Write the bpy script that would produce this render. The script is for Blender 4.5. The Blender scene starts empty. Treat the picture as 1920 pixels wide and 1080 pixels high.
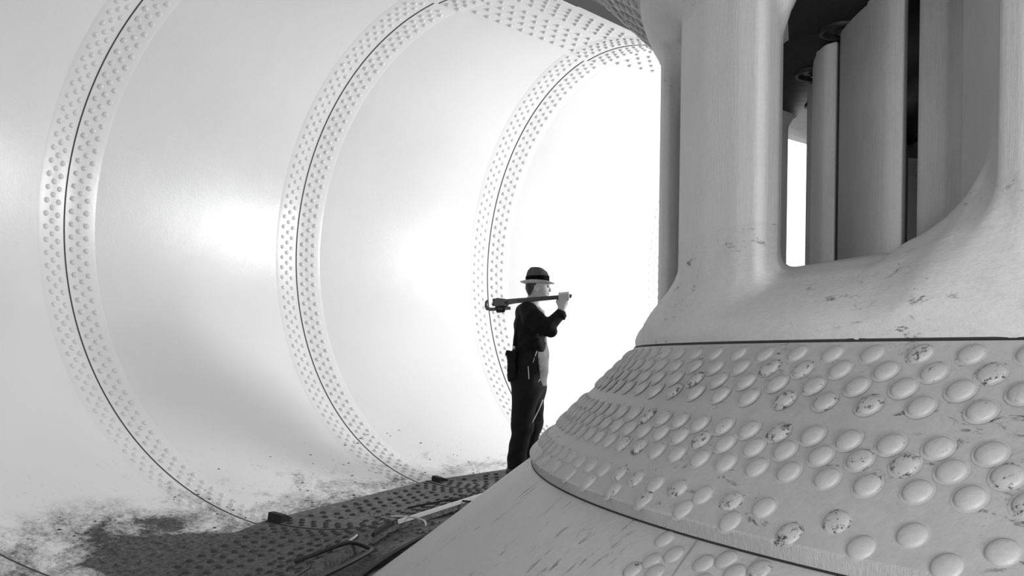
import bpy, bmesh, math, random
import numpy as np
from mathutils import Vector, Matrix
random.seed(4); rng = np.random.default_rng(7)
S = bpy.context.scene
C = S.collection
PI = math.pi

# ------------------------------------------------------------------ camera, world, lights, exposure
cam_d = bpy.data.cameras.new('camera'); cam = bpy.data.objects.new('camera', cam_d); C.objects.link(cam)
cam_d.sensor_width = 36.0; cam_d.lens = 36.0 * 1723.0 / 1920.0
cam_d.shift_y = 134.0 / 1920.0; cam_d.clip_start = 0.02
ROLL = 0.0146
cam.matrix_world = Matrix.Rotation(math.radians(90), 4, 'X') @ Matrix.Rotation(ROLL, 4, 'Z')
S.camera = cam
S.view_settings.view_transform = 'Standard'; S.view_settings.look = 'None'
S.view_settings.gamma = 1.0; S.view_settings.use_curve_mapping = False
S.view_settings.exposure = 0.0

W = bpy.data.worlds.new('world'); S.world = W; W.use_nodes = True
W.node_tree.nodes['Background'].inputs[0].default_value = (1, 1, 1, 1)
W.node_tree.nodes['Background'].inputs[1].default_value = 0.10

AX, AY, HE = 3.570, 3.824, 0.878            # axis of the stay ring, height of the scroll's equator
def lamp(name, loc, target, power, size, size_y=None, spread=180):
    d = bpy.data.lights.new(name, 'AREA'); d.energy = power; d.size = size
    if size_y: d.shape = 'RECTANGLE'; d.size_y = size_y
    d.spread = math.radians(spread)
    o = bpy.data.objects.new(name, d); C.objects.link(o); o.location = loc
    o.rotation_euler = (Vector(target) - Vector(loc)).to_track_quat('-Z', 'Y').to_euler()
    return o
def polar(th, R, z): return (AX + R*math.cos(th), AY + R*math.sin(th), z)
lamp('floodlight_round_the_bend', polar(1.55, 4.6, 1.1), polar(2.15, 5.6, 0.7), 150, 0.8)
lamp('floodlight_low_right', (1.0, -1.7, -0.50), (1.2, 2.6, 0.4), 105, 0.80)
lamp('fill_left', (-0.05, -1.7, 0.30), (1.3, 3.2, 0.8), 75, 0.40)  # unseen fill added to brighten the gates inside the ring


# ------------------------------------------------------------------ materials
def mat(name, base, rough=0.5, metal=0.0, spec=0.5):
    m = bpy.data.materials.new(name); m.use_nodes = True
    b = m.node_tree.nodes['Principled BSDF']
    b.inputs['Base Color'].default_value = (base, base, base, 1)
    b.inputs['Roughness'].default_value = rough; b.inputs['Metallic'].default_value = metal
    b.inputs['Specular IOR Level'].default_value = spec
    return m
class NT:
    def __init__(s, m): s.t = m.node_tree; s.b = s.t.nodes['Principled BSDF']; s.tc = s.t.nodes.new('ShaderNodeNewGeometry')
    def link(s, a, b): s.t.links.new(a, b)
    def geo(s): return s.tc.outputs['Position']
    def mapping(s, scale=(1,1,1), rot=(0,0,0), src=None):
        n = s.t.nodes.new('ShaderNodeMapping'); n.inputs['Scale'].default_value = scale; n.inputs['Rotation'].default_value = rot
        s.link(src or s.geo(), n.inputs['Vector']); return n.outputs[0]
    def noise(s, scale, detail=6, rough=0.6, vec=None, dist=0.0):
        n = s.t.nodes.new('ShaderNodeTexNoise'); n.inputs['Scale'].default_value = scale
        n.inputs['Detail'].default_value = detail; n.inputs['Roughness'].default_value = rough; n.inputs['Distortion'].default_value = dist
        s.link(vec or s.geo(), n.inputs['Vector']); return n.outputs['Fac']
    def ramp(s, src, stops):
        n = s.t.nodes.new('ShaderNodeValToRGB'); e = n.color_ramp.elements
        while len(e) < len(stops): e.new(0.5)
        for i, (p, v) in enumerate(stops): e[i].position = p; e[i].color = (v, v, v, 1)
        s.link(src, n.inputs[0]); return n.outputs[0]
    def math(s, op, a, b=None, clamp=False):
        n = s.t.nodes.new('ShaderNodeMath'); n.operation = op; n.use_clamp = clamp
        for i, v in enumerate((a, b)):
            if v is None: continue
            if isinstance(v, (int, float)): n.inputs[i].default_value = v
            else: s.link(v, n.inputs[i])
        return n.outputs[0]
    def mix(s, f, a, b):
        n = s.t.nodes.new('ShaderNodeMix'); n.data_type = 'FLOAT'
        for k, v in ((0, f), (2, a), (3, b)):
            if isinstance(v, (int, float)): n.inputs[k].default_value = v
            else: s.link(v, n.inputs[k])
        return n.outputs[0]
    def color(s, v): s.link(v, s.b.inputs['Base Color'])
    def rough(s, v): s.link(v, s.b.inputs['Roughness'])
    def bump(s, h, strength=0.3, dist=0.01):
        n = s.t.nodes.new('ShaderNodeBump'); n.inputs['Strength'].default_value = strength; n.inputs['Distance'].default_value = dist
        s.link(h, n.inputs['Height']); s.link(n.outputs[0], s.b.inputs['Normal'])
    def polar(s):
        """angle, radius, height about the ring's axis"""
        sp = s.t.nodes.new('ShaderNodeSeparateXYZ'); s.link(s.geo(), sp.inputs[0])
        dx = s.math('SUBTRACT', sp.outputs[0], AX); dy = s.math('SUBTRACT', sp.outputs[1], AY)
        r = s.math('SQRT', s.math('ADD', s.math('MULTIPLY', dx, dx), s.math('MULTIPLY', dy, dy)))
        # angle about the axis, seam turned away from the visible side
        th = s.math('ARCTAN2', s.math('MULTIPLY', dy, -1.0), s.math('MULTIPLY', dx, -1.0))
        cb = s.t.nodes.new('ShaderNodeCombineXYZ'); s.link(th, cb.inputs[0]); s.link(r, cb.inputs[1]); s.link(sp.outputs[2], cb.inputs[2])
        return th, r, sp.outputs[2], cb.outputs[0]

def wall_paint(name, base=0.80, dirt=1.0, hi=0.0):
    m = mat(name, base, 0.42, 0.0, 0.6); n = NT(m)
    th, r, z, pv = n.polar()
    big = n.noise(1.3, 4, 0.5); fine = n.noise(60, 4, 0.6)
    base_v = n.math('ADD', n.math('MULTIPLY', big, 0.10), base - 0.06)
    # dirt lying in the bottom of the tube, thinning out up the side
    dn = n.noise(1.0, 8, 0.7, n.mapping((14, 3.5, 3.5), src=pv), 0.4)
    lo = n.math('MULTIPLY', n.math('SUBTRACT', -0.84 + hi, z), 2.6)
    f = n.math('ADD', lo, n.math('MULTIPLY', n.math('SUBTRACT', dn, 0.5), 2.2))
    dm = n.ramp(f, [(0.12, 0), (0.75, 1)])
    sp = n.ramp(n.noise(26, 6, 0.75), [(0.60, 0), (0.68, 1)])
    lz = n.ramp(n.math('SUBTRACT', -0.55, z), [(0.0, 0), (0.5, 0.8)])
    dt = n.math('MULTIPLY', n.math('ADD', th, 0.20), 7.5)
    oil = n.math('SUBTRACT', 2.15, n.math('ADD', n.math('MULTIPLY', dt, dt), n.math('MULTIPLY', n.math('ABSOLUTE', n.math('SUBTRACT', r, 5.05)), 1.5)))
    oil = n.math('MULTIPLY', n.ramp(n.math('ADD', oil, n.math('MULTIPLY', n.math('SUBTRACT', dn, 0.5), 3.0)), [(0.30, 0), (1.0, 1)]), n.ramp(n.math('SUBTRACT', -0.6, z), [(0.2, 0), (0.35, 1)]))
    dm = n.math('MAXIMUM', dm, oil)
    dm2 = n.math('MAXIMUM', n.math('MULTIPLY', dm, 0.93 * dirt), n.math('MULTIPLY', sp, n.math('MULTIPLY', lz, dirt)))
    grain = n.noise(1.0, 6, 0.8, n.mapping((160, 40, 40), src=pv))
    dm2 = n.math('ADD', dm2, n.math('MULTIPLY', n.math('MULTIPLY', dm2, n.math('SUBTRACT', 1.0, dm2)), n.math('MULTIPLY', n.math('SUBTRACT', grain, 0.5), 9.0)), True)
    grit = n.ramp(n.noise(1.0, 8, 0.75, n.mapping((60, 14, 14), src=pv)), [(0.35, 0.015), (0.7, 0.13)])
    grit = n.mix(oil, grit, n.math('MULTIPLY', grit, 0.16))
    n.color(n.mix(dm2, base_v, grit))
    n.rough(n.mix(dm2, n.math('ADD', n.math('MULTIPLY', big, 0.12), 0.25), 0.9))
    n.bump(n.math('ADD', n.math('MULTIPLY', fine, 0.25), n.math('MULTIPLY', n.noise(3, 3), 1.2)), 0.25, 0.01)
    return m
M = {}
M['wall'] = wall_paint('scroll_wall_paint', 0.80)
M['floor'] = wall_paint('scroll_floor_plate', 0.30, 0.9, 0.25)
M['wall_r'] = M['wall']
M['ceiling'] = wall_paint('scroll_roof_paint', 0.80, 0.0)

def cast_mat(name, base, stretch=(9, 9, 1.5), bumpy=0.35, stains=True, amt=0.35):
    m = mat(name, base, 0.5, 0.0, 0.45); n = NT(m)
    a = n.noise(2.2, 5, 0.6); b = n.noise(5, 8, 0.7, n.mapping(stretch)); c = n.noise(70, 5, 0.7)
    v = n.math('ADD', base * (1 - amt), n.math('MULTIPLY', n.math('ADD', n.math('MULTIPLY', a, 0.55), n.math('MULTIPLY', b, 0.45)), base * amt * 2))
    v = n.math('ADD', v, n.math('MULTIPLY', n.math('SUBTRACT', c, 0.5), base * 0.25))
    if stains:
        st = n.ramp(n.noise(7, 9, 0.78, n.mapping((1.5, 1.5, 4.5)), 0.5), [(0.575, 0), (0.63, 1)])
        v = n.mix(n.math('MULTIPLY', n.math('MULTIPLY', st, n.ramp(n.noise(2.6, 2, 0.5), [(0.46, 0), (0.56, 1)])), 0.85), v, 0.03)
    n.color(v); n.rough(n.math('ADD', 0.36, n.math('MULTIPLY', b, 0.25)))
    n.bump(n.math('ADD', n.math('MULTIPLY', c, 0.35), b), bumpy, 0.008)
    return m
M['casting'] = cast_mat('painted_casting', 0.48, (5, 5, 14), 0.45)
M['vane'] = cast_mat('painted_vane', 0.50, (22, 22, 1.6), 0.35, False, 0.28)
M['gate'] = cast_mat('machined_gate', 0.62, (30, 30, 1.2), 0.25, False, 0.4)
M['skirt'] = cast_mat('riveted_plate_paint', 0.33, (3, 3, 3), 0.28)
M['lower'] = cast_mat('transition_plate_paint', 0.42, (2, 9, 9), 0.3, False)
def streaks():
    m = M['lower']; n = NT(m); old = n.b.inputs['Base Color'].links[0].from_socket; th, r, z, pv = n.polar()
    a = n.ramp(n.noise(1, 6, 0.7, n.mapping((110, 8, 8), src=pv), .4), [(0.585, 0), (0.65, 1)])
    b = n.ramp(n.noise(2.5, 3, 0.5), [(0.42, 0), (0.62, 1)])
    n.color(n.mix(n.math('MULTIPLY', n.math('MULTIPLY', a, b), 0.8), old, 0.04))
streaks()
M['edge'] = cast_mat('sheared_plate_edge', 0.37, (30, 30, 1), 0.5, False, 0.7)
M['rivet'] = cast_mat('painted_rivet', 0.35, (4, 4, 4), 0.3, False)
def rivet_with_soot():
    m = cast_mat('rivet_with_soot', 0.35, (4, 4, 4), 0.3, False)
    n = NT(m); old = n.b.inputs['Base Color'].links[0].from_socket
    oi = n.t.nodes.new('ShaderNodeObjectInfo')
    w = n.noise(2.2, 6, 0.8, n.mapping((22, 22, 22), src=None)); k = n.ramp(n.math('ADD', w, n.math('MULTIPLY', oi.outputs['Random'], 0.22)), [(0.745, 0), (0.79, 1)])
    n.color(n.mix(n.math('MULTIPLY', k, 0.9), old, 0.015)); return m
M['rivet_soot'] = rivet_with_soot()
M['wall_rivet'] = mat('wall_rivet_paint', 0.66, 0.4)
M['floor_rivet'] = mat('floor_rivet_rust', 0.035, 0.8)
M['seam'] = mat('dark_seam', 0.06, 0.8)
M['black'] = mat('joint_and_shade_black', 0.012, 0.85)
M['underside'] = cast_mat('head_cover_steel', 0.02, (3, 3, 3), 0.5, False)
M['bright'] = mat('backlit_edge_white', 0.85, 0.35)
M['skin'] = mat('skin', 0.42, 0.55); M['hair'] = mat('dark_hair', 0.015, 0.6)
M['eye'] = mat('eye', 0.03, 0.2)
def cloth(name, base, sc=9, b=0.5):
    m = mat(name, base, 0.9, 0, 0.2); n = NT(m)
    v = n.noise(sc, 6, 0.6); n.color(n.math('MULTIPLY', n.math('ADD', v, 0.5), base)); n.bump(n.noise(sc*3, 5, 0.6), b, 0.01); return m
M['jacket'] = cloth('jacket_cloth', 0.007); M['denim'] = cloth('denim', 0.011); M['lit_bib'] = cloth('lit_bib_cloth', 0.22, 14)
M['felt'] = cloth('hat_felt', 0.07, 45, 0.5); M['ribbon'] = mat('hat_ribbon', 0.002, 0.9, 0, 0.1)
M['lit_brim'] = cloth('lit_brim_felt', 0.45, 30, 0.2)  # light on and through the brim put into its pale colour
M['shirt'] = cloth('shirt_cotton', 0.7, 40, 0.3); M['leather'] = cloth('pouch_leather', 0.012)
M['tool'] = mat('wrench_steel', 0.010, 0.4, 0.2); M['cord'] = mat('pale_cord', 0.6, 0.9)
M['brass'] = mat('buckle_metal', 0.5, 0.4, 0.5); M['rubber'] = mat('hose_rubber', 0.015, 0.6)
M['wood'] = cloth('pale_wood', 0.55, 20, 0.3); M['shoe'] = mat('shoe_leather', 0.03, 0.5)

# ------------------------------------------------------------------ mesh helpers
def link(name, verts, faces, m, parent=None, smooth=True):
    me = bpy.data.meshes.new(name); me.from_pydata([tuple(map(float, v)) for v in verts], [], [tuple(map(int, f)) for f in faces]); me.update()
    o = bpy.data.objects.new(name, me); C.objects.link(o)
    if m: me.materials.append(m)
    if smooth: me.polygons.foreach_set('use_smooth', [True]*len(me.polygons))
    if parent: o.parent = parent
    return o
def tag(o, label=None, cat=None, group=None, kind=None):
    for k, v in (('label', label), ('category', cat), ('group', group), ('kind', kind)):
        if v: o[k] = v
    return o
def empty(name, loc=(0, 0, 0)):
    o = bpy.data.objects.new(name, None); C.objects.link(o); o.location = loc; return o
def grid(us, vs, fn):
    """regular patch: verts and quads of fn(u, v)"""
    V = [fn(u, v) for u in us for v in vs]; n = len(vs)
    F = [(i*n+j, i*n+j+1, (i+1)*n+j+1, (i+1)*n+j) for i in range(len(us)-1) for j in range(n-1)]
    return V, F
def flip(F): return [tuple(reversed(f)) for f in F]
def join(*parts):
    V = []; F = []
    for v, f in parts:
        k = len(V); V += list(v); F += [tuple(i+k for i in q) for q in f]
    return V, F
def tube_mesh(pts, rad, seg=8, caps=True):
    V = []; F = []; pts = [Vector(p) for p in pts]; n = len(pts)
    if not hasattr(rad, '__len__'): rad = [rad]*n
    up = Vector((0, 0, 1))
    for i, p in enumerate(pts):
        t = (pts[min(i+1, n-1)] - pts[max(i-1, 0)]).normalized()
        if abs(t.dot(up)) > 0.95: up = Vector((1, 0, 0))
        a = t.cross(up).normalized(); b = a.cross(t).normalized(); up = b
        for k in range(seg):
            w = 2*PI*k/seg; V.append(p + (a*math.cos(w) + b*math.sin(w))*rad[i])
    for i in range(n-1):
        for k in range(seg):
            k2 = (k+1) % seg; F.append((i*seg+k, (i+1)*seg+k, (i+1)*seg+k2, i*seg+k2))
    if caps: F.append(tuple(range(seg))); F.append(tuple(reversed(range((n-1)*seg, n*seg))))
    return V, F
def prism(poly, y0, y1):
    """polygon in x,z extruded along y"""
    n = len(poly); V = [(x, y0, z) for x, z in poly] + [(x, y1, z) for x, z in poly]
    F = [tuple(range(n)), tuple(reversed(range(n, 2*n)))] + [((i+1) % n, i, n+i, n+(i+1) % n) for i in range(n)]
    return V, F
def bevel(o, w=0.004, seg=2):
    b = o.modifiers.new('bevel', 'BEVEL'); b.width = w; b.segments = seg; b.limit_method = 'ANGLE'; return o
DOME = [(1.22, 0.0), (1.10, 0.05), (1.0, 0.03), (0.96, 0.20), (0.80, 0.36), (0.50, 0.48), (0.22, 0.53)]
SMALL = [(1.0, 0.0), (0.85, 0.40), (0.45, 0.66)]
def dome(profile, seg, h=1.0):
    V = [(r*math.cos(2*PI*k/seg), r*math.sin(2*PI*k/seg), z*h) for r, z in profile for k in range(seg)]
    F = [(i*seg+k, i*seg+(k+1) % seg, (i+1)*seg+(k+1) % seg, (i+1)*seg+k) for i in range(len(profile)-1) for k in range(seg)]
    top = len(V); V.append((0, 0, profile[-1][1]*h*1.04)); i = len(profile)-1
    F += [(i*seg+k, i*seg+(k+1) % seg, top) for k in range(seg)]
    return np.array(V), F
def frame_of(nrm):
    n = Vector(nrm).normalized(); a = n.orthogonal().normalized(); b = n.cross(a)
    return np.array([list(a), list(b), list(n)]).T
def dome_field(name, places, m, parent, profile=SMALL, seg=8, h=1.0):
    """many rivet heads as one mesh: places = (point, normal, radius)"""
    DV, DF = dome(profile, seg, h); V = []; F = []
    for p, n, r in places:
        k = len(V); V += list((frame_of(n) @ (DV*r).T).T + np.array(p)); F += [tuple(i+k for i in q) for q in DF]
    return link(name, V, F, m, parent)
def view_size(p, n, r):
    """how large a rivet shows in the photograph's view (0 outside it)"""
    x, y, z = p
    if y < 0.3: return 0
    sx = 960 + x/y*1723; sy = 674 - z/y*1723
    d = math.sqrt(x*x+y*y+z*z); c = -(n[0]*x+n[1]*y+n[2]*z)/d
    if not (-20 < sx < 1940 and -20 < sy < 1100) or c <= 0.02: return 0
    return (r*1723/y)**2*c
def rivets(places, m, m_rest, parent, profile=SMALL, seg=12, h=1.0, limit=100, m_alt=None, ok=None):
    """the hundred that show largest are rivets of their own, the rest one object"""
    vis = [(view_size(*q) if (ok is None or ok(q)) else 0, i) for i, q in enumerate(places)]
    vis.sort(reverse=True); own = {i for s, i in vis[:limit] if s > 0}
    DV, DF = dome(profile, seg, h); shared = {}
    for i in sorted(own):
        p, n, r = places[i]; key = round(r, 4)
        if key not in shared:
            me = bpy.data.meshes.new('rivet'); me.from_pydata([tuple(v) for v in DV*r], [], DF); me.update()
            me.polygons.foreach_set('use_smooth', [True]*len(me.polygons)); me.materials.append(m); shared[key] = me
        o = bpy.data.objects.new('rivet', shared[key]); C.objects.link(o); o.parent = parent
        R = Matrix(frame_of(n).tolist()).to_4x4(); o.matrix_local = Matrix.Translation(p) @ R @ Matrix.Rotation(random.uniform(0, 6.28), 4, 'Z')
    rest = [q for i, q in enumerate(places) if i not in own]
    if rest:
        tag(dome_field('rivet_rows', rest, m_rest, parent, profile, 8, h), kind='stuff')

# ------------------------------------------------------------------ signed distance -> mesh (surface nets)
def nets(vol, ax, ay, az, to_xyz=None):
    ins = vol < 0; nx, ny, nz = vol.shape
    cnt = np.zeros((nx-1, ny-1, nz-1), np.int8)
    for i in (0, 1):
        for j in (0, 1):
            for k in (0, 1): cnt += ins[i:nx-1+i, j:ny-1+j, k:nz-1+k]
    act = (cnt > 0) & (cnt < 8); I = np.argwhere(act); idx = -np.ones(act.shape, np.int64); idx[act] = np.arange(len(I))
    acc = np.zeros((len(I), 3)); n = np.zeros(len(I))
    cor = [(i, j, k) for i in (0, 1) for j in (0, 1) for k in (0, 1)]
    val = {c: vol[I[:, 0]+c[0], I[:, 1]+c[1], I[:, 2]+c[2]].astype(float) for c in cor}
    for a in cor:
        for d in range(3):
            if a[d]: continue
            b = list(a); b[d] = 1; b = tuple(b); va, vb = val[a], val[b]; m = (va < 0) != (vb < 0)
            t = np.where(m, va/np.where(m, va-vb, 1), 0)
            q = np.array(a, float)[None, :].repeat(len(I), 0); q[:, d] += t
            acc[m] += q[m]; n[m] += 1
    P = I + acc/np.maximum(n, 1)[:, None]
    V = np.stack([np.interp(P[:, i], np.arange(len(x)), x) for i, x in enumerate((ax, ay, az))], 1)
    if to_xyz is not None: V = to_xyz(V)
    Q = []
    for d in range(3):
        e = [slice(None)]*3; f = [slice(None)]*3; e[d] = slice(0, -1); f[d] = slice(1, None)
        A, B = ins[tuple(e)], ins[tuple(f)]; o1, o2 = [x for x in range(3) if x != d]
        E = np.argwhere(A != B); s = A[tuple(E.T)]
        k = (E[:, o1] > 0) & (E[:, o2] > 0) & (E[:, o1] < vol.shape[o1]-1) & (E[:, o2] < vol.shape[o2]-1)
        E = E[k]; s = s[k]; c = []
        for u, v in ((-1, -1), (0, -1), (0, 0), (-1, 0)):
            G = E.copy(); G[:, o1] += u; G[:, o2] += v; c.append(idx[tuple(G.T)])
        q = np.stack(c, 1); fl = s if d != 1 else ~s
        q[~fl] = q[~fl][:, ::-1]; Q.append(q)
    return V, np.concatenate(Q)
def smin(a, b, k):
    h = np.maximum(k - np.abs(a-b), 0)/k
    return np.minimum(a, b) - h*h*k*0.25
def mesh_np(name, V, Q, m, parent=None, normals=None):
    me = bpy.data.meshes.new(name); me.vertices.add(len(V)); me.vertices.foreach_set('co', np.asarray(V, np.float32).ravel())
    me.loops.add(Q.size); me.loops.foreach_set('vertex_index', Q.astype(np.int32).ravel())
    me.polygons.add(len(Q)); me.polygons.foreach_set('loop_start', np.arange(0, Q.size, Q.shape[1], dtype=np.int32))
    me.polygons.foreach_set('loop_total', np.full(len(Q), Q.shape[1], np.int32)); me.update(calc_edges=True); me.validate()
    me.polygons.foreach_set('use_smooth', [True]*len(me.polygons)); me.materials.append(m)
    if normals is not None: me.normals_split_custom_set_from_vertices([tuple(x) for x in normals])
    o = bpy.data.objects.new(name, me); C.objects.link(o)
    if parent: o.parent = parent
    return o
def vert_normals(V, Q):
    a = V[Q[:, 2]]-V[Q[:, 0]]; b = V[Q[:, 3]]-V[Q[:, 1]]; fn = np.cross(a, b); N = np.zeros_like(V)
    for i in range(4): np.add.at(N, Q[:, i], fn)
    for _ in range(1):                                  # light smoothing across neighbours
        M2 = np.zeros_like(N)
        for i in range(4): np.add.at(M2, Q[:, i], N[Q[:, (i+1) % 4]] + N[Q[:, (i+3) % 4]])
        N = N/np.maximum(np.linalg.norm(N, axis=1, keepdims=True), 1e-12) + 0.6*M2/np.maximum(np.linalg.norm(M2, axis=1, keepdims=True), 1e-12)
    return N/np.maximum(np.linalg.norm(N, axis=1, keepdims=True), 1e-12)

# ------------------------------------------------------------------ the scroll: a tube that winds round the stay ring and narrows
def cR(th): return 5.178 + 0.182*(th-PI)
def rR(th): return 2.05 + 0.2416*(th-PI)
RINGS = [4.93, 4.62, 4.31, 4.00, 3.69, 3.375, 3.053, 2.789, 2.481, 2.169, 1.86, 1.55, 1.24, 0.93]
def course(th):
    for b, a in zip(RINGS[:-1], RINGS[1:]):
        if th >= a: return a, b
    return RINGS[-1], RINGS[-2]
def T(th, ph, off=0.0):
    # every course of plates is a straight tapering piece between two ring joints
    a, b = course(th); w = math.cos((b-a)/2)/math.cos(th-(a+b)/2)
    r = rR(th)-off; R = (cR(th) + r*math.cos(ph))*w
    return (AX + R*math.cos(th), AY + R*math.sin(th), HE + r*math.sin(ph))
def courses(phs, off):
    out = []
    for b, a in zip(RINGS[:-1], RINGS[1:]):
        V, F = grid(np.linspace(a + 1e-5, b - 1e-5, 13), phs, lambda t, p: T(t, p, off)); out.append((V, flip(F)))
    return join(*out)
def TN(th, ph): return (-math.cos(ph)*math.cos(th), -math.cos(ph)*math.sin(th), -math.sin(ph))
TH = np.linspace(.94, 4.92, 201)
D = math.radians
V, F = courses(np.radians(np.linspace(-86, 86, 87)), 0.0)
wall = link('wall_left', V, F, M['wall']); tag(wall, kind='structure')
PHI_E = D(-107)
V, F = courses(np.radians(np.linspace(-107, -80.5, 16)), 0.035)
e1 = grid(TH, [0, 1], lambda t, k: T(t, D(-80.5), 0.035 if k else -0.01))
e2 = grid(TH, [0, 1], lambda t, k: T(t, PHI_E, 0.035 if k else -0.02))
e3 = grid(TH, [0, 1], lambda t, k: T(t, D(-80.5) if k else PHI_E, -0.02))
V, F = join((V, F), (e1[0], e1[1]), (e2[0], flip(e2[1])), e3)
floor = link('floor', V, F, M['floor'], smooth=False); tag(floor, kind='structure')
def TR(th, k):                                              # trough between the floor plates and the ring
    z = HE - rR(th)*0.956 - 0.012
    a, b = course(th); R0 = (cR(th) + rR(th)*math.cos(D(-104)))*math.cos((b-a)/2)/math.cos(th-(a+b)/2); R = R0 + (3.75-R0)*k
    return (AX + R*math.cos(th), AY + R*math.sin(th), z - 0.02*math.sin(k*9) + 0.012*math.sin(th*37+k*8))
V, F = grid(np.linspace(1.0, 5.0, 320), np.linspace(0, 1, 20), TR)
link('trough_bed', V, F, M['floor'], floor)
V, F = courses(np.radians(np.linspace(82, 118, 20)), 0.02)
e1 = grid(TH, [0, 1], lambda t, k: T(t, D(82), 0.02 if k else -0.01))
ceil_ = link('ceiling', *join((V, F), e1), M['ceiling'], smooth=False); tag(ceil_, kind='structure')

def belt(th0, a, b, off, parent, name, m, sm, half=0.205, lift=0.005):
    n = max(3, int(abs(b-a)/0.035)); P = np.linspace(a, b, n); sec = [(-half-.03, -.001), (-half, lift), (-half*.5, lift), (0, lift), (half*.5, lift), (half, lift), (half+.03, -.001)]
    def fn(p, s):
        rr = cR(th0) + rR(th0)*math.cos(p); return T(th0 + s[0]/rr, p, off + s[1])
    V, F = grid(P, sec, fn); o = link(name, V, F, m, parent, smooth=True)
    def fs(p, s):
        rr = cR(th0) + rR(th0)*math.cos(p); return T(th0 + s[0]/rr, p, off + s[1])
    V, F = grid(P, [(-sm, lift-.002), (-sm*.8, lift+.003), (sm*.8, lift+.003), (sm, lift-.002)], fs)
    link('seam', V, F, M['seam'] if sm < .007 else M['black'], o)
    return o
def belt_rivets(th0, a, b, off, r=0.0205, pitch=0.088):
    out = []; rad = rR(th0); n = int((b-a)*rad/pitch)
    for k in range(n):
        for s, st in ((-.163, 0), (-.110, .5), (-.058, 0), (.060, .5), (.112, 0), (.165, .5)):
            p = a + (k+.5*0+st+.25)*pitch/rad
            if p > b - .01: continue
            rr = cR(th0) + rad*math.cos(p); t = th0 + (s + random.uniform(-.002, .002))/rr
            out.append((T(t, p, off+.004), TN(t, p), r*random.uniform(.95, 1.05)))
    return out
wr = []; fr = []; cr = []
SHOWN = RINGS[5:12]
for i, t in enumerate(SHOWN):
    belt(t, D(-81), D(83), 0.0, wall, 'ring_strap', M['wall'], 0.0055)
    wr += belt_rivets(t, D(-80), D(82), 0.0)
    belt(t, D(-106.6), D(-81), 0.035, floor, 'ring_strap', M['floor'], 0.010)
    fr += belt_rivets(t, D(-106), D(-81.5), 0.035, 0.021)
    belt(t, D(83), D(118), 0.02, ceil_, 'ring_strap', M['ceiling'], 0.005)
    cr += belt_rivets(t, D(83), D(117), 0.02)
rivets(wr, M['wall_r'], M['wall'], wall, seg=12, h=1.0)
# long joints on the floor plates: two bands of staggered rows, courses between the ring straps
for a, b in zip(SHOWN[1:], SHOWN[:-1]):
    for band in ((-83.5, -86.2, -88.9, -91.6), (-96.0, -98.7, -101.4, -104.1)):
        for row, deg in enumerate(band):
            rr = cR(a) + rR(a)*math.cos(D(deg)); t = a + .235/rr + (row % 2)*.055/rr
            while t < b - .225/rr:
                if random.random() < .93: fr.append((T(t, D(deg + random.uniform(-.15, .15)), .035), TN(t, D(deg)), .022))
                t += .11/rr
    for row, deg in enumerate((85, 88, 91, 94, 99, 102, 105, 108)):
        rr = cR(a) + rR(a)*math.cos(D(deg)); t = a + .235/rr + (row % 2)*.06/rr
        while t < b - .225/rr: cr.append((T(t, D(deg), .02), TN(t, D(deg)), .0215)); t += .12/rr
rivets(fr, M['floor_rivet'], M['floor_rivet'], floor, h=.8, ok=lambda q: q[0][1] > 3.9)
rivets(cr, M['wall_rivet'], M['wall_rivet'], ceil_)

# ------------------------------------------------------------------ the stay ring: lower and upper ring, vanes, riveted skirts
ring = empty('stay_ring', (0, 0, 0))
tag(ring, 'huge grey cast turbine ring with upright vanes standing on a riveted skirt', 'turbine ring')
ZM = 2*HE
PROF = [(1.9, -.3), (3.030, -.3), (3.030, .062), (3.033, .102), (3.014, .14), (2.978, .182), (2.94, .216), (2.86, .272), (2.76, .315), (2.62, .345), (2.45, .352), (1.9, .352)]
def sd_poly(X, Y, poly):
    d = np.full(X.shape, 1e9); s = np.ones(X.shape); n = len(poly)
    for i in range(n):
        ax_, ay_ = poly[i]; bx, by = poly[i-1]; ex, ey = bx-ax_, by-ay_; wx, wy = X-ax_, Y-ay_
        t = np.clip((wx*ex+wy*ey)/(ex*ex+ey*ey), 0, 1); d = np.minimum(d, (wx-ex*t)**2 + (wy-ey*t)**2)
        c1 = Y >= ay_; c2 = Y < by; c3 = ex*wy > ey*wx
        s = np.where((c1 & c2 & c3) | (~c1 & ~c2 & ~c3), -s, s)
    return s*np.sqrt(d)
fine = np.arange(2.60, 4.42, .0080); coarse1 = np.arange(4.42, 2.60+2*PI+.02, .013)
THG = np.concatenate([fine, coarse1]); RG = np.arange(2.24, 3.16, .018); ZG = np.arange(.058, ZM-.05, .0185)
rs, zs = np.meshgrid(RG, ZG, indexing='ij')
low2 = sd_poly(rs, zs, PROF); up2 = sd_poly(rs, ZM-zs, PROF)
NV = 12; VP = 2*PI/NV; V0 = 3.335
VP_POLY = [(2.91, .108), (2.935, .075), (2.945, .0), (2.940, -.095), (2.90, -.122), (2.76, -.150), (2.56, -.225), (2.47, -.268), (2.45, -.262), (2.50, -.19), (2.66, -.03), (2.76, .06), (2.83, .094)]
tg, rg = np.meshgrid(THG, RG, indexing='ij')
poly = [(R*math.cos(a), R*math.sin(a)) for R, a in VP_POLY]
VANES = [V0 + k*VP + {-2: -.29, -3: -.16}.get(k, 0) for k in range(-6, 6)]
dth = np.full(tg.shape, 9.0); v2 = np.full(tg.shape, 9.0)
for c in VANES:
    q = (tg - c + PI) % (2*PI) - PI; dth = np.where(np.abs(q) < np.abs(dth), q, dth)
    near = np.abs(q) < .75
    v2[near] = np.minimum(v2[near], sd_poly(rg[near]*np.cos(q[near]), rg[near]*np.sin(q[near]), poly) - .012)
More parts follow.
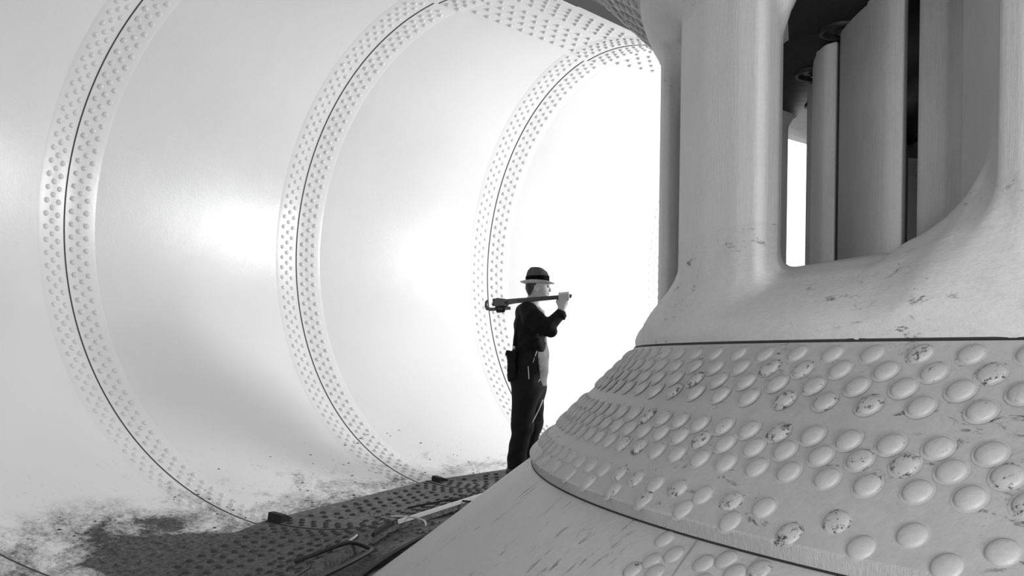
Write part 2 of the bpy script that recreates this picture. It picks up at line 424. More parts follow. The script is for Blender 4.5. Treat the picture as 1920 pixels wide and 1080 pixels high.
lo3 = low2[None]; up3 = up2[None]; v3 = v2[:, :, None]
kk = (.055 + .035*np.clip((.10-dth)/.1, 0, 1) + .27*np.clip((-.085-dth)/.09, 0, 1)*np.clip((rg-2.60)/.14, 0, 1))[:, :, None]          # wide fillet on the tail side, tight on the nose
ku = kk + .42*(np.clip((dth-.02)/.07, 0, 1)*np.clip((.262-dth)/.10, 0, 1)*np.clip((rg-2.46)/.24, 0, 1)*np.clip((2.89-rg)/.10, 0, 1))[:, :, None]   # upper fillet is wide on the nose side
vol = np.minimum(smin(lo3, v3, kk), smin(up3, v3, ku)).astype(np.float32)
vol = np.maximum(vol, (rs - 3.033)[None]).astype(np.float32)
# the ring's lip stays crisp: below it nothing is blended outward
def pol2xyz(P): return np.stack([AX + P[:, 1]*np.cos(P[:, 0]), AY + P[:, 1]*np.sin(P[:, 0]), P[:, 2]], 1)
Vr, Qr = nets(vol, THG, RG, ZG, pol2xyz); Nr = vert_normals(Vr, Qr)
cen = Vr[Qr].mean(1); cr_ = np.hypot(cen[:, 0]-AX, cen[:, 1]-AY); ct = np.arctan2(cen[:, 1]-AY, cen[:, 0]-AX)
def sub(name, mask, m, parent):
    q = Qr[mask]; u, inv = np.unique(q, return_inverse=True)
    return mesh_np(name, Vr[u], inv.reshape(q.shape), m, parent, Nr[u])
zz = cen[:, 2]
is_v = (zz > .46) & (zz < ZM-.46)
sub('lower_ring', ~is_v & (zz < HE), M['casting'], ring)
sub('upper_ring', ~is_v & (zz >= HE), M['casting'], ring)
# a vane's outer edge sits ahead of its tail, so split halfway between one tail and the next nose
mid = (3.0-cr_)*-.42                                                # where a vane's middle lies at this radius
sec = np.argmin(np.abs((ct[:, None] - mid[:, None] - np.array(VANES)[None] + PI) % (2*PI) - PI), axis=1)
for k in range(NV):
    mk = is_v & (sec == k)
    if mk.any(): sub('stay_vane', mk, M['vane'], ring)

def rev(prof, t0=0, t1=2*PI, n=240):
    return grid(np.linspace(t0, t1, n), prof, lambda t, p: (AX + p[0]*math.cos(t), AY + p[0]*math.sin(t), p[1]))
def mirrored(VF): return [(x, y, ZM-z) for x, y, z in VF[0]], flip(VF[1])
SK = [(3.000, .070), (3.036, .062), (3.036+.001, .060), (3.18, -.087), (3.34, -.244), (3.487, -.387)]
SKE = [(3.487, -.387), (3.491, -.394), (3.481, -.431), (3.43, -.42)]
LP = [(3.40, -.405), (3.472, -.428), (3.60, -.525), (3.75, -.643), (3.90, -.762), (4.05, -.880), (4.20, -.995), (4.40, -1.15)]
def subdiv(p, k=3):
    out = []
    for a, b in zip(p[:-1], p[1:]):
        for i in range(k): out.append((a[0]+(b[0]-a[0])*i/k, a[1]+(b[1]-a[1])*i/k))
    return out + [p[-1]]
s1 = rev(SK); skirt = link('lower_skirt', *s1, M['skirt'], ring)
link('plate_edge', *rev(SKE), M['edge'], skirt, smooth=False)
link('transition_plate', *rev(LP), M['lower'], ring)
us = link('upper_skirt', *mirrored(rev(SK)), M['skirt'], ring)
link('plate_edge', *mirrored(rev(SKE)), M['black'], us, smooth=False)
UT = [(3.44, ZM+.40), (3.47, ZM+.43), (3.54, ZM+.56), (3.72, ZM+.68), (4.20, ZM+.88)]
link('upper_transition_plate', rev(UT)[0], flip(rev(UT)[1]), M['lower'], ring)
# narrow joint line and dark caulking where the plates meet
def strip(R, z, w, m, name, par, t0=0, t1=2*PI):
    return link(name, *rev([(R-w, z+w), (R, z+w*1.05), (R+w*1.0, z), (R, z-w)], t0, t1), m, par)
strip(3.035, .060, .0042, M['black'], 'joint', ring)
strip(3.030, ZM-.060, .0045, M['black'], 'joint', ring)
strip(3.481, -.433, .0035, M['black'], 'joint', ring)
# rivets of the skirt
def srow(z, pitch, phase, lo=2.6, hi=4.45, r=.031, jit=.0):
    out = []; k = math.ceil((lo-phase)/pitch)
    while phase + k*pitch < hi:
        t = phase + k*pitch + random.uniform(-jit, jit); zz = z + random.uniform(-.002, .002); R = 3.036 + (.060-zz)*(.457/.455); k += 1
        out.append(((AX+R*math.cos(t), AY+R*math.sin(t), zz), (math.cos(t)*.705, math.sin(t)*.705, .709), r))
    return out
sr = []
for z, p_, f_ in ((.027, .0425, 3.490), (-.014, .0425, 3.4695), (-.054, .0425, 3.453), (-.094, .0425, 3.433)): sr += srow(z, p_, f_, jit=.001)
for z, p_, f_ in ((-.174, .0332, 3.558), (-.213, .0328, 3.577), (-.258, .0329, 3.594)): sr += srow(z, p_, f_, jit=.001)
sr += srow(-.334, .0315, 3.565, hi=3.67) + srow(-.336, .0505, 3.719, lo=3.69) + srow(-.373, .052, 3.536, lo=3.20)
rivets(sr, M['rivet_soot'], M['rivet'], skirt, profile=DOME, seg=24, h=.62)
ur = [((p[0], p[1], ZM-p[2]), (n[0], n[1], -n[2]), r) for p, n, r in sr]
rivets(ur, M['rivet'], M['rivet'], us, profile=DOME, seg=12, h=.8)
# the first rivets and the joint on the transition plate below
lr = []
for t, R in ((3.579, 3.504), (3.601, 3.532), (3.587, 3.562), (3.578, 3.596), (3.633, 3.531), (3.648, 3.508), (3.663, 3.532), (3.678, 3.51), (3.70, 3.535), (3.645, 3.57), (3.67, 3.58), (3.60, 3.585), (3.69, 3.60)):
    z = -.428 - (R-3.472)/1.29; lr.append(((AX+R*math.cos(t), AY+R*math.sin(t), z), (math.cos(t)*.61, math.sin(t)*.61, .79), .029))
lp = [c for c in ring.children if c.name == 'transition_plate'][0]
rivets(lr, M['rivet_soot'], M['rivet'], lp, profile=DOME, seg=24, h=.62)
V, F = [], []
for i in range(20):
    R = 3.476 + i*.04; z = -.428 - (R-3.472)/1.29 + .0015
    for w in (-.003, .003):
        t = 3.6085 + .011*(i/3.) * .9 + w/R; V.append((AX+R*math.cos(t), AY+R*math.sin(t), z + (.002 if w > 0 else 0)))
F = [(2*i, 2*i+1, 2*i+3, 2*i+2) for i in range(19)]
link('joint', V, F, M['edge'], lp)

# ------------------------------------------------------------------ wicket gates inside the ring, head cover and bottom ring
def disc(r0, r1, z, dz, n=160):
    return rev([(r0, z), (r1, z), (r1, z+dz), (r0, z+dz), (r0, z)], n=n)
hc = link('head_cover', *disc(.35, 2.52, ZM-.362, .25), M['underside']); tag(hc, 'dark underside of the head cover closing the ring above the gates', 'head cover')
for th in [2.88 + .262*k for k in range(-4, 8)]:
    R = 2.215; x, y, _ = polar(th, R, 0); z0 = ZM-.362
    Vv, Ff = [], []
    prof = [(.098, .001), (.098, -.014), (.085, -.018), (.074, -.014), (.074, -.004), (.022, -.004), (.022, -.02), (.0, -.02)]
    Vv = [(x + r*math.cos(2*PI*k/28), y + r*math.sin(2*PI*k/28), z0 + zq) for r, zq in prof for k in range(28)]
    Ff = [(i*28+k, i*28+(k+1) % 28, (i+1)*28+(k+1) % 28, (i+1)*28+k) for i in range(len(prof)-1) for k in range(28)]
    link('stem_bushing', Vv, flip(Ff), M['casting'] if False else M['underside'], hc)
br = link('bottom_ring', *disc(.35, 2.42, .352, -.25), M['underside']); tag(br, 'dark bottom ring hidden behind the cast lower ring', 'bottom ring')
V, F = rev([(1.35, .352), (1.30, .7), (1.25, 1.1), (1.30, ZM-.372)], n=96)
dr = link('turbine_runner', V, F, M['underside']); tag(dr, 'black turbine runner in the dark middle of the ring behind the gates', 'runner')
def gate_poly(ch=.47, th=.10):
    out = []; n = 18
    for i in range(n+1):
        s = i/n; x = ch*(.5-s) - .075; t = th*(1.48*math.sqrt(max(s, 0)) - .63*s - 1.76*s*s + 1.42*s**3 - .508*s**4)/1.0*.5*1.9
        out.append((x, t + .003))
    return out + [(x, -t) for x, t in reversed(out)]
glabels = ['narrow rounded gate blade seen edge-on, leftmost in the opening of the ring', 'bright-nosed gate blade in the middle of the opening, right of the narrow one',
           'broad flat grey gate blade at the right of the opening, left of the big vane']
gp = gate_poly(); k_vis = {3.02: 0, 3.282: 1, 3.544: 2}
for k in range(24):
    th = 3.02 + .262*(k-3); 
    g = empty('wicket_gate', polar(th, 2.2, .354)); g.rotation_euler = (0, 0, th + PI/2 + .0)
    Vv = [(x, y, z) for z in (0, .008, 1.018, 1.026) for x, y in gp]; n = len(gp)
    Ff = [(i*n+j, i*n+(j+1) % n, (i+1)*n+(j+1) % n, (i+1)*n+j) for i in range(3) for j in range(n)] + [tuple(reversed(range(n))), tuple(range(3*n, 4*n))]
    o = link('blade', Vv, flip(Ff), M['gate'], g)
    bevel(o, .004, 2)
    st = link('stem', *tube_mesh([(0, 0, 1.02), (0, 0, 1.036)], .05, 20), M['gate'], g)
    lab = [l for t_, l in ((3.02, glabels[0]), (3.282, glabels[1]), (3.544, glabels[2])) if abs(t_-th) < .02]
    tag(g, lab[0] if lab else 'gate blade in the dark inner circle, hidden behind the vanes and nearer blades', 'gate blade', 'wicket gates inside the ring')

# ------------------------------------------------------------------ things on the floor
def ground(x, y):
    th = math.atan2(y-AY, x-AX) % (2*PI); a, b = course(th); r = rR(th)-.035
    R = math.hypot(x-AX, y-AY)*math.cos(th-(a+b)/2)/math.cos((b-a)/2)
    c = (R-cR(th))/r
    return HE - r*math.sqrt(max(0, 1-c*c)) if c > math.cos(D(107)) else HE - rR(th)*.956 - .012
def block_thing(name, th, deg, L, Wd, Hh, m, label, cat):
    p = Vector(T(th, D(deg), .035)); V = []
    n = Vector(TN(th, D(deg))); t = Vector((-math.sin(th), math.cos(th), 0)); s = n.cross(t)
    o = empty(name, p); o.matrix_world = Matrix.Translation(p) @ Matrix((t, s, n)).transposed().to_4x4()
    tag(o, label, cat)
    body = [(-L/2, 0), (L/2, 0), (L/2, Hh), (L*.1, Hh*.95), (-L/2, Hh*.35)]
    b = link('block', *prism(body, -Wd/2, Wd/2), m, o, False); bevel(b, .006)
    return o
block_thing('step_shade_block', 2.774, -82.0, .13, .10, .055, M['black'], 'added black block for step shade at the foot of the nearest full rivet belt', 'step_shade')  # black blocks put in where the strap-end steps lie in shade
block_thing('step_shade_block', 2.461, -82.0, .12, .08, .04, M['black'], 'added black block for step shade at the foot of the middle rivet belt', 'step_shade')
def on_floor(th, R, dz=0.0):
    x, y = AX+R*math.cos(th), AY+R*math.sin(th); return (x, y, ground(x, y)+dz)
# floor plates' inner edge: back light put in as a bright strip, black beyond it
def edge_strip(t0, t1, m, name, label, w=.010, h0=-.020, h1=.005, parent=None):
    V, F = grid(np.linspace(t0, t1, 24), [(0, h0), (0, h1), (w, h1+.001), (w, h0)],
        lambda t, q: (lambda P: (P[0]-q[0]*math.cos(t)-.004*math.cos(t), P[1]-q[0]*math.sin(t)-.004*math.sin(t), P[2]+q[1]))(T(t, PHI_E, .035)))
    o = link(name, V, F + [(0, 1, 2, 3)] + [tuple(len(V)-1-i for i in range(4))], m, None, False); tag(o, label, 'painted plate edge'); return o
edge_strip(2.53, 2.775, M['bright'], 'painted_plate_edge', 'long bright strip painting back light on the inner edge of the floor plates')
edge_strip(2.785, 2.85, M['black'], 'painted_plate_edge', 'short black strip at the near end of the bright painted strip')
edge_strip(2.475, 2.525, M['black'], 'painted_plate_edge', 'short black strip at the far end of the bright painted strip, near the boots')
def line_thing(name, pts, r, m, label, cat, seg=8):
    # catmull-rom through the points
    P = [Vector(p) for p in pts]; out = []
    for i in range(len(P)-1):
        a = P[max(i-1, 0)]; b = P[i]; c = P[i+1]; d = P[min(i+2, len(P)-1)]
        for k in range(6):
            t = k/6; out.append(.5*((2*b) + (c-a)*t + (2*a-5*b+4*c-d)*t*t + (3*b-a-3*c+d)*t**3))
    out.append(P[-1]); o = link(name, *tube_mesh(out, r, seg), m); tag(o, label, cat); return o
line_thing('hose', [on_floor(2.96, 4.74, .015), on_floor(2.944, 4.66, .02), on_floor(2.912, 4.54, .02), on_floor(2.895, 4.46, .02), on_floor(2.912, 4.42, .02), on_floor(2.975, 4.46, .015), on_floor(3.06, 4.56, .015)], .012, M['rubber'], 'loop of black hose lying in the dirt at the near end of the trough', 'hose')
line_thing('stick', [on_floor(2.90, 4.58, .01), on_floor(2.875, 4.575, .02), on_floor(2.85, 4.62, .01)], .006, M['wood'], 'pale bent stick lying beside the loop of hose', 'stick')
line_thing('twig', [on_floor(2.76, 4.62, .03), on_floor(2.755, 4.5, .05), on_floor(2.75, 4.42, .03), on_floor(2.77, 4.36, .02)], .006, M['wood'], 'thin pale twig across the near end of the bright strip', 'twig')
line_thing('wire', [on_floor(2.66, 4.78, .02), on_floor(2.63, 4.66, .02), on_floor(2.63, 4.54, .02), on_floor(2.61, 4.40, .03), on_floor(2.55, 4.42, .02)], .007, M['rubber'], 'thin dark wire lying over the middle of the bright strip', 'wire')
# shade in the crease at the transition plate's foot, put in as black strip
def foot(t, q):
    z = HE - rR(t)*.956 - .012; R = 3.476 + 1.29*(-.428 - z)
    return (AX+(R+q[0])*math.cos(t), AY+(R+q[0])*math.sin(t), z+q[1]+.01)
V, F = grid(np.linspace(1.6, 4.6, 200), [(-.012, .028), (.012, .030), (.035, .012), (.03, -.02)], foot)
link('joint', V, F, M['black'], ring)
# loose grit
V = []; F = []
for _ in range(900):
    t = random.uniform(2.35, 3.25); R = random.gauss(4.55, .28) if random.random() < .6 else random.uniform(4.3, 6.1)
    if R < 4.28 + (3.0-t)*.0: continue
    x, y, z = on_floor(t, R); s = random.uniform(.004, .014)*(1.3 if R < 4.6 else 1)
    k = len(V); a = random.uniform(0, 3)
    for dx, dy, dz in ((1, 0, 0), (0, 1, 0), (-1, 0, 0), (0, -1, 0), (0, 0, .8)):
        V.append((x + s*(dx*math.cos(a)-dy*math.sin(a))*random.uniform(.6, 1.6), y + s*(dx*math.sin(a)+dy*math.cos(a))*random.uniform(.6, 1.4), z + s*dz*random.uniform(.5, 1)))
    F += [(k, k+1, k+4), (k+1, k+2, k+4), (k+2, k+3, k+4), (k+3, k, k+4)]
tag(link('grit', V, F, M['floor_rivet'], None, False), 'dark grit and scale scattered over the bottom of the tube', 'grit', kind='stuff')

# ------------------------------------------------------------------ the workman
PX = .00434
MX, MY = .050, 7.47
MZ = ground(MX, MY) + .012
def L(x, y, v=0.0): return ((x-972)*PX, v, (885-y)*PX)      # figure traced in units of 4.34 mm: across, depth, height
man = empty('person', (MX, MY, MZ))
tag(man, 'person in a brimmed hat and dark overalls standing in profile, wrench on shoulder', 'person')
class Field:
    def __init__(s, gx, gy, gz): s.g = (gx, gy, gz); s.v = np.full((len(gx), len(gy), len(gz)), .5, np.float32)
    def _blk(s, lo, hi):
        sl = []
        for g, a, b in zip(s.g, lo, hi): sl.append(slice(max(0, np.searchsorted(g, a)-1), min(len(g), np.searchsorted(g, b)+1)))
        X = np.meshgrid(*[g[q] for g, q in zip(s.g, sl)], indexing='ij'); return tuple(sl), X
    def _put(s, sl, d, k, op='u'):
        a = s.v[sl]
        if op == 'u': s.v[sl] = smin(a, d, k) if k > 0 else np.minimum(a, d)
        else: s.v[sl] = -smin(-a, d, k)
    def cone(s, a, b, ra, rb, k=.02, sy=1.0, op='u'):
        """tapered capsule; sy > 1 makes it wider in depth"""
        a = np.array(a, float); b = np.array(b, float); m = max(ra, rb)*max(1, sy) + k + .02
        sl, (X, Y, Z) = s._blk(np.minimum(a, b)-m, np.maximum(a, b)+m)
        cy = (a[1]+b[1])/2; Y = cy + (Y-cy)/sy; a2 = a.copy(); b2 = b.copy(); a2[1] = cy+(a[1]-cy)/sy; b2[1] = cy+(b[1]-cy)/sy
        e = b2-a2; w = (X-a2[0], Y-a2[1], Z-a2[2]); t = np.clip((w[0]*e[0]+w[1]*e[1]+w[2]*e[2])/max((e*e).sum(), 1e-9), 0, 1)
        d = np.sqrt((w[0]-e[0]*t)**2+(w[1]-e[1]*t)**2+(w[2]-e[2]*t)**2) - (ra+(rb-ra)*t); s._put(sl, d, k, op)
    def ell(s, c, r, k=.02, op='u', rot=0.0):
        c = np.array(c, float); r = np.array(r, float); m = r.max()+k+.02
        sl, (X, Y, Z) = s._blk(c-m, c+m); x, y, z = X-c[0], Y-c[1], Z-c[2]
        if rot: x, z = x*math.cos(rot)+z*math.sin(rot), -x*math.sin(rot)+z*math.cos(rot)
        k0 = np.sqrt((x/r[0])**2+(y/r[1])**2+(z/r[2])**2); k1 = np.sqrt((x/r[0]**2)**2+(y/r[1]**2)**2+(z/r[2]**2)**2)
        s._put(sl, k0*(k0-1)/np.maximum(k1, 1e-6), k, op)
    def box(s, c, h, r=.01, k=.01, rot=0.0):
        c = np.array(c, float); h = np.array(h, float); m = h.max()*1.5+k+.02
        sl, (X, Y, Z) = s._blk(c-m, c+m); x, y, z = X-c[0], Y-c[1], Z-c[2]
        if rot: x, z = x*math.cos(rot)+z*math.sin(rot), -x*math.sin(rot)+z*math.cos(rot)
        q = [np.abs(a)-b+r for a, b in zip((x, y, z), h)]
        d = np.sqrt(sum(np.maximum(a, 0)**2 for a in q)) + np.minimum(np.maximum(np.maximum(q[0], q[1]), q[2]), 0) - r; s._put(sl, d, k)
    def wrinkle(s, amp, seed=0, fz=26, fx=14):
        X, Y, Z = np.meshgrid(*s.g, indexing='ij')
        w = np.sin(Z*fz + 2.2*np.sin(X*fx+seed) + 1.5*np.sin(Y*11+seed*2)) + .6*np.sin(Z*fz*1.9 - X*fx*2.3 + 2*np.sin(Y*17+Z*9) + seed)
        s.v += (amp*w).astype(np.float32)
    def cut_above(s, z): s.v = np.maximum(s.v, (s.g[2]-z)[None, None, :]).astype(np.float32)
    def cut_below(s, z): s.v = np.maximum(s.v, (z-s.g[2])[None, None, :]).astype(np.float32)
    def mesh(s, name, m, parent):
        V, Q = nets(s.v, *s.g); return mesh_np(name, V, Q, m, parent)
def zl(y): return (885-y)*PX
# body, one continuous surface
f = Field(np.arange(-.14, .46, .0045), np.arange(-.34, .34, .0048), np.concatenate([np.arange(-.02, 1.28, .014), np.arange(1.28, 1.76, .004)]))
f.cone(L(994, 600), L(994, 690), .105, .10, .03, 1.35); f.cone(L(994, 690), L(993, 720), .10, .105, .03, 1.35)
f.cone(L(988, 580, -.13), L(988, 580, .13), .055, .055, .05)
RS, RE, RWr = L(994, 590, -.185), L(1028, 614, -.205), L(1049, 583, -.165)
LS, LE_, LW = L(994, 590, .185), L(1000, 655, .235), L(1014, 698, .175)
f.cone(RS, RE, .052, .042, .03); f.cone(RE, RWr, .042, .030, .02); f.cone(RWr, L(1051, 573, -.158), .030, .028, .015)
f.cone(LS, LE_, .052, .042, .03); f.cone(LE_, LW, .042, .030, .02); f.cone(LW, L(1018, 706, .165), .028, .03, .02)
for v, h, kn, an in ((-.085, (988, 715), (983, 797), (967, 866)), (.085, (999, 715), (1002, 795), (985, 860))):
    f.cone(L(*h, v), L(*kn, v), .085, .058, .03); f.cone(L(*kn, v), L(*an, v), .058, .04, .03); f.cone(L(*an, v), L(an[0]+14, an[1]+12, v), .04, .03, .03)
f.cone(L(994, 572), L(1003, 546), .058, .050, .03)                                       # neck
f.ell(L(1006, 528), (.090, .074, .094), .02); f.ell(L(1013, 541), (.062, .058, .062), .03)
f.ell(L(1021, 550), (.024, .026, .020), .02); f.cone(L(1002, 549, -.04), L(1019, 552, -.012), .014, .014, .02); f.cone(L(1002, 549, .04), L(1019, 552, .012), .014, .014, .02)
f.cone(L(1026, 532), L(1030, 540.5), .008, .0115, .010); f.cone(L(1029, 541.5, -.008), L(1029, 541.5, .008), .008, .008, .006)
f.ell(L(1027, 546), (.010, .022, .0055), .006); f.ell(L(1026.5, 548.6), (.010, .019, .0065), .006)
f.ell(L(1029.8, 547.2), (.006, .03, .0022), .004, 'c')
f.cone(L(1025, 529.5, -.035), L(1026.5, 529.5, -.008), .009, .009, .012); f.cone(L(1025, 529.5, .035), L(1026.5, 529.5, .008), .009, .009, .012)
for s_ in (-1, 1):
    f.ell(L(1026.5, 534, s_*.03), (.014, .015, .010), .008, 'c')
    f.ell(L(1003, 539, s_*.073), (.018, .009, .030), .006, rot=.15); f.ell(L(1004, 538, s_*.084), (.010, .008, .017), .004, 'c', rot=.15)
HV = -.128                                                                               # depth of the wrench handle
f.ell(L(1053, 564, HV-.024), (.040, .020, .044), .014, rot=-.1); f.cone(L(1050, 578, -.158), L(1052, 568, HV-.022), .026, .030, .02)
hy = 553.7
for i, (x, ln) in enumerate(((1046.5, .95), (1051.6, 1.04), (1056.8, 1.0), (1061.6, .88))):
    yy = hy - (x-1055)*.098
    ch = [L(x, yy+6, HV-.034), L(x, yy-2.5*ln, HV-.030), L(x+.3, yy-6.0, HV-.006), L(x+.3, yy-4.0, HV+.020), L(x, yy+2.5, HV+.026), L(x, yy+5.2, HV+.013)]
    rr = [.0115, .0110, .0105, .0100, .0095, .0085]
    for a, b, ra, rb in zip(ch[:-1], ch[1:], rr[:-1], rr[1:]): f.cone(a, b, ra*ln**.5, rb*ln**.5, .004)
th_ = [L(1045, 569, HV-.018), L(1042.5, 563, HV-.004), L(1044, 559.6, HV+.014), L(1048.5, 559.4, HV+.026)]
for a, b, ra, rb in zip(th_[:-1], th_[1:], (.0145, .0125, .0115), (.0125, .0115, .010)): f.cone(a, b, ra, rb, .006)
f.ell(L(1020, 711, .165), (.028, .020, .036), .012)                                       # left hand at the pocket
for i in range(4):
    v = .150 + i*.011
    a, b, c = L(1021+i*.3, 714, v), L(1023, 720, v), L(1021, 724 - abs(i-1.5), v)
    f.cone(a, b, .0095, .009, .004); f.cone(b, c, .009, .008, .004)
f.cone(L(1018, 706, .145), L(1024, 712, .130), .012, .010, .006)
body = f.mesh('body', M['skin'], man)
for s_ in (-1, 1): link('eye', *(lambda d: ([tuple(np.array(L(1024.3, 534, s_*.030)) + np.array(p)*.0105) for p in d[0]], d[1]))(dome([(.001, -1), (.7, -.7), (1, 0), (.7, .7)], 12)), M['eye'], man)
# hair
f = Field(np.arange(.02, .26, .0045), np.arange(-.10, .10, .0045), np.arange(zl(560), zl(505), .0045))
f.ell(L(1005, 530), (.092, .0775, .096), .01); f.cone(L(990, 538, -.02), L(993, 548, -.02), .026, .022, .02, 2.0)
X, Y, Z = np.meshgrid(*f.g, indexing='ij')
front = (X - (1000-972)*PX) + np.clip((Z-zl(536))*-1.0, -.05, .2)*0.6
f.v = np.maximum(f.v, front.astype(np.float32)); f.v = np.maximum(f.v, (zl(551)-Z).astype(np.float32)); f.mesh('hair', M['hair'], man)
# jacket with sleeves
f = Field(np.arange(-.10, .46, .006), np.arange(-.34, .34, .0065), np.arange(.80, 1.50, .006))
f.cone(L(993, 592), L(994, 640), .108, .128, .03, 1.32); f.cone(L(994, 640), L(994, 690), .130, .125, .03, 1.30)
f.cone(L(989, 579, -.135), L(989, 579, .135), .064, .064, .05); f.cone(L(984, 585), L(985, 620), .075, .085, .05, 1.6)
f.cone(L(994, 590, -.18), L(1024, 612, -.205), .078, .066, .04); f.cone(L(1024, 612, -.205), L(1047, 588, -.168), .064, .046, .02)
f.cone(L(1004, 606, -.19), L(1030, 619, -.2), .056, .048, .03)
f.cone(L(994, 590, .18), LE_, .078, .064, .04); f.cone(LE_, L(1012, 692, .18), .062, .05, .02)
f.wrinkle(.0035, 1, 34, 30)
# open the cuff and the neck
f.cone(L(1048.5, 583, -.165), L(1053, 572, -.155), .034, .034, .004, op='c') if False else None
f.mesh('jacket', M['jacket'], man)
cu = tube_mesh([L(1046, 591, -.169), L(1050.5, 584, -.164)], [.052, .047], 18); link('cuff', *cu, M['jacket'], man)
# overalls: trousers, seat and bib
f = Field(np.arange(-.12, .28, .006), np.arange(-.27, .27, .0065), np.arange(.0, 1.30, .007))
f.cone(L(994, 668), L(993, 715), .138, .140, .03, 1.28); f.cone(L(1002, 632), L(1003, 680), .095, .112, .04, 1.15)
for v, h, kn, an in ((-.085, (987, 720), (981, 797), (970, 868)), (.085, (999, 720), (1000, 797), (985, 858))):
    f.cone(L(*h, v), L(*kn, v), .118, .084, .04, 1.0); f.cone(L(*kn, v), L(*an, v), .084, .072, .03, 1.0)
f.wrinkle(.004, 3, 22, 16)
f.cut_below(zl(873)); f.cut_above(zl(627))
f.mesh('overalls', M['denim'], man)
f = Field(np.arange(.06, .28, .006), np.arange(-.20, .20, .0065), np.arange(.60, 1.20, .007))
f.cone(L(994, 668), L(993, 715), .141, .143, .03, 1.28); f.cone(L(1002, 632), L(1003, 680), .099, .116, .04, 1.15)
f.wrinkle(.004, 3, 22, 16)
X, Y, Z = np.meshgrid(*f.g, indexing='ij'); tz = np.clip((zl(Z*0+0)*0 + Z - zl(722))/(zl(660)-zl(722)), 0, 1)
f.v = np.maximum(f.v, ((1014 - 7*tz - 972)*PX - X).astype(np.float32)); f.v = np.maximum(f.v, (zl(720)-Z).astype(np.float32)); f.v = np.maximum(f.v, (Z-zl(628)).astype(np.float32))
f.mesh('lit_bib', M['lit_bib'], man)  # pale shell over the overalls' front: side light put into the colour
# details: straps, buckle, cords, collar, pouch, boots
def worn(name, pts, r, m, par=man, seg=8): return link(name, *tube_mesh([L(*p) for p in pts], r, seg), m, par)
st = worn('suspender', [(984, 571, -.09), (973, 590, -.10), (967.5, 615, -.10), (963.5, 645, -.085), (962.5, 660, -.07)], .010, M['denim'])
worn('buckle', [(964.3, 646, -.10), (963.8, 653, -.10)], .012, M['brass'], st)
st = worn('suspender', [(1010, 583, -.10), (1017, 600, -.13), (1023, 625, -.11)], .009, M['denim'])
worn('drawstring', [(990, 683, -.185), (991.5, 700, -.192), (992.5, 722, -.18), (990, 742, -.165)], .0030, M['cord'])
worn('drawstring', [(1013, 706, -.14), (1005, 718, -.165), (998, 726, -.175), (995.5, 738, -.17), (995, 750, -.165), (997.5, 751, -.165), (998, 740, -.17), (997, 727, -.175), (997.5, 712, -.185)], .0030, M['cord'])
worn('drawstring', [(1006, 655, -.16), (1001, 668, -.178), (999, 676, -.182)], .003, M['cord'])
worn('trouser_crease', [(1019, 745, -.06), (1012, 762, -.085), (1003, 780, -.118), (998, 788, -.14)], .0045, M['cord'])
f = Field(np.arange(.05, .26, .0055), np.arange(-.16, .16, .006), np.arange(zl(600), zl(555), .0055))
f.cone(L(996, 566, -.03), L(996, 566, .03), .062, .062, .02, 1.0); f.cone(L(1001, 570, -.05), L(1015, 588, -.09), .034, .030, .03); f.cone(L(1001, 570, .05), L(1015, 588, .09), .034, .03, .03)
f.cone(L(1012, 582, -.10), L(1018, 594, -.105), .026, .014, .02)
f.wrinkle(.002, 5, 60, 50); f.mesh('shirt_collar', M['shirt'], man)
f = Field(np.arange(-.12, .03, .005), np.arange(-.20, .02, .006), np.arange(zl(725), zl(645), .005))
f.box(L(960, 684, -.09), (.034, .075, .118), .02, rot=.04); f.box(L(957.5, 660, -.09), (.040, .082, .022), .012, rot=-.15); f.ell(L(962, 702, -.09), (.040, .07, .05), .02)
f.wrinkle(.0025, 2, 60, 40); f.mesh('tool_pouch', M['leather'], man)
for v, x, y in ((-.085, 955, 883.0), (.10, 976, 873.0)):
    f = Field(np.arange(-.12, .22, .0055), np.arange(v-.08, v+.08, .006), np.arange(zl(y)-.02, zl(y)+.16, .0055))
    f.cone(L(x+9, y-5, v), L(x+12, y-18, v), .048, .046, .02); f.ell(L(x+24, y-4, v), (.085, .047, .040), .03); f.ell(L(x+8, y-4, v), (.045, .040, .035), .02)
    f.cut_below(zl(y)-.004)
    sh = f.mesh('boot', M['shoe'], man)
    sole = [(x+1, y+1.2), (x+43, y+1.2), (x+43.5, y-1), (x+1, y-1)]
    link('sole', *prism([(L(a, b)[0], L(a, b)[2]) for a, b in sole], v-.042, v+.042), M['black'], sh, False)
# hat
hat_c = L(1006, 526)
def lathe(prof, seg=48, c=(0, 0, 0), sx=1.0, sy=1.0, fn=None):
    V = []
    for r, z in prof:
        for k in range(seg):
            a = 2*PI*k/seg; p = (c[0]+r*sx*math.cos(a), c[1]+r*sy*math.sin(a), c[2]+z); V.append(fn(p, a, r, z) if fn else p)
    F = [(i*seg+k, i*seg+(k+1) % seg, (i+1)*seg+(k+1) % seg, (i+1)*seg+k) for i in range(len(prof)-1) for k in range(seg)]
    return V, F + [tuple(range((len(prof)-1)*seg, len(prof)*seg))]
def crown(p, a, r, z):
    x, y, zz = p; t = max(0, z-.05)/.07
    zz -= .012*t*math.exp(-((y/.022)**2)); zz -= .020*t*max(0, math.cos(a))**2
    zz += .006*t*math.cos(a*1+2.6); y *= 1 - .18*t*max(0, math.cos(a)); x -= .010*t*0
    return (x, y, zz + (x-hat_c[0])*.03)
hat = link('hat', *lathe([(.094, -.012), (.094, .0), (.094, .035), (.090, .07), (.082, .098), (.066, .116), (.040, .118), (.012, .112)], 48, hat_c, 1.0, .84, crown), M['felt'], man)
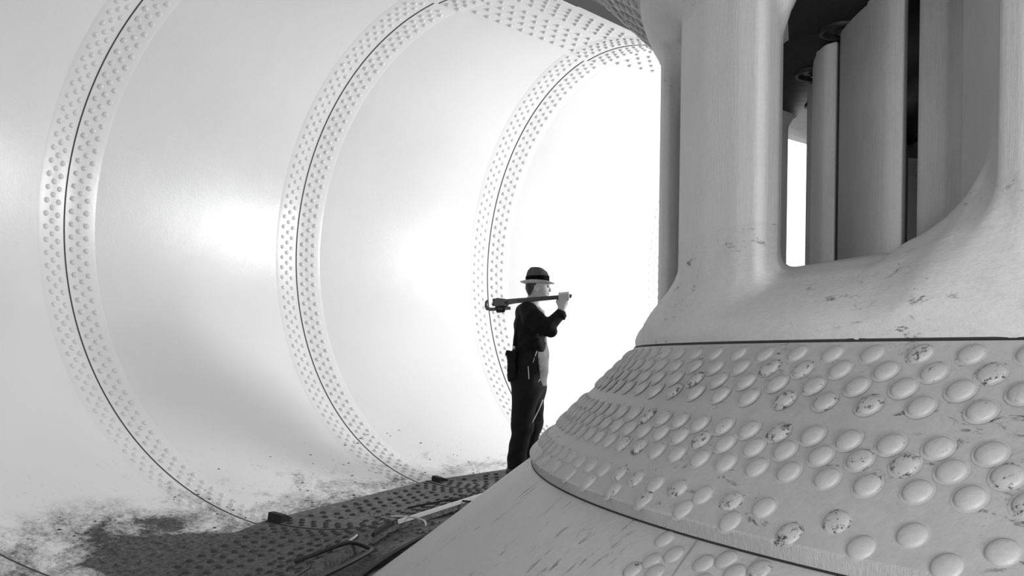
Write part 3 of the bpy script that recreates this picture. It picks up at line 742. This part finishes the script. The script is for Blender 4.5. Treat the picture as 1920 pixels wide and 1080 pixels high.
def brimf(p, a, r, z):
    x, y, zz = p; k = (r-.094)/.045; zz += .016*k*abs(math.sin(a))**2*(1 if True else 0) + .012*k*max(0, -math.cos(a)) - .008*k*max(0, math.cos(a)) + (x-hat_c[0])*.03
    return (x, y, zz)
bp = [(.090, -.010), (.115, -.012), (.139, -.008), (.142, -.004), (.139, -.003), (.115, -.006), (.090, -.003)]
Vb, Fb = lathe(bp, 48, hat_c, 1.0, .86, brimf); link('hat_brim', Vb, Fb[:-1], M['lit_brim'], hat)
Vb, Fb = lathe([(.0935, -.006), (.0975, -.004), (.0975, .048), (.0915, .052)], 48, hat_c, 1.0, .84, crown); link('hat_band', Vb, Fb[:-1], M['ribbon'], hat)

# ------------------------------------------------------------------ pipe wrench (a thing of its own, resting on the shoulder)
wr_o = empty('pipe_wrench', (MX, MY, MZ)); tag(wr_o, 'large black pipe wrench carried across the shoulder, jaws pointing back', 'wrench')
def wpoly(name, pts, half, m=M['tool'], par=wr_o, v=HV, bw=.004):
    o = link(name, *prism([(L(a, b)[0], L(a, b)[2]) for a, b in pts], v-half, v+half), m, par, False); return bevel(o, bw, 2)
wpoly('handle', [(1068, 549.2), (1069.2, 552.5), (1067.5, 556.4), (1010, 562.8), (965, 567.8), (947, 571.5), (943, 567), (946, 560.5), (975, 557.8), (1010, 555)], .012)
wpoly('handle_rib', [(1062, 551.5), (1062, 554.5), (1010, 560.6), (968, 564.6), (968, 561), (1010, 557.2)], .015)
wpoly('housing', [(926, 560), (932, 558.4), (946, 559.8), (952, 563), (953, 571), (950, 575), (940, 573), (930, 575), (924, 571)], .024)
hj = wpoly('hook_jaw', [(909, 566), (912.5, 562), (914.5, 562), (912.6, 570), (914, 575), (920, 576.5), (956, 573.6), (957, 579.5), (920, 582.4), (911.5, 581), (908.6, 575)], .014, bw=.003)
for k in range(6): wpoly('jaw_tooth', [(913.2+k*.05, 564+k*2), (915.6, 565+k*2), (913.0+k*.1, 566+k*2)], .012, M['tool'], hj, bw=.0005)
wpoly('heel_jaw', [(922.5, 560.5), (927, 559), (928.5, 573), (923, 573.5), (922, 570), (923.6, 567)], .016)
nut = tube_mesh([L(929, 579.5, HV), L(931, 579, HV), L(944, 578, HV), L(946, 577.8, HV)], [.022, .030, .030, .022], 20); link('adjusting_nut', *nut, M['tool'], wr_o)
link('pivot_pin', *tube_mesh([L(948, 567, HV-.03), L(948, 567, HV+.03)], .011, 14), M['tool'], wr_o)
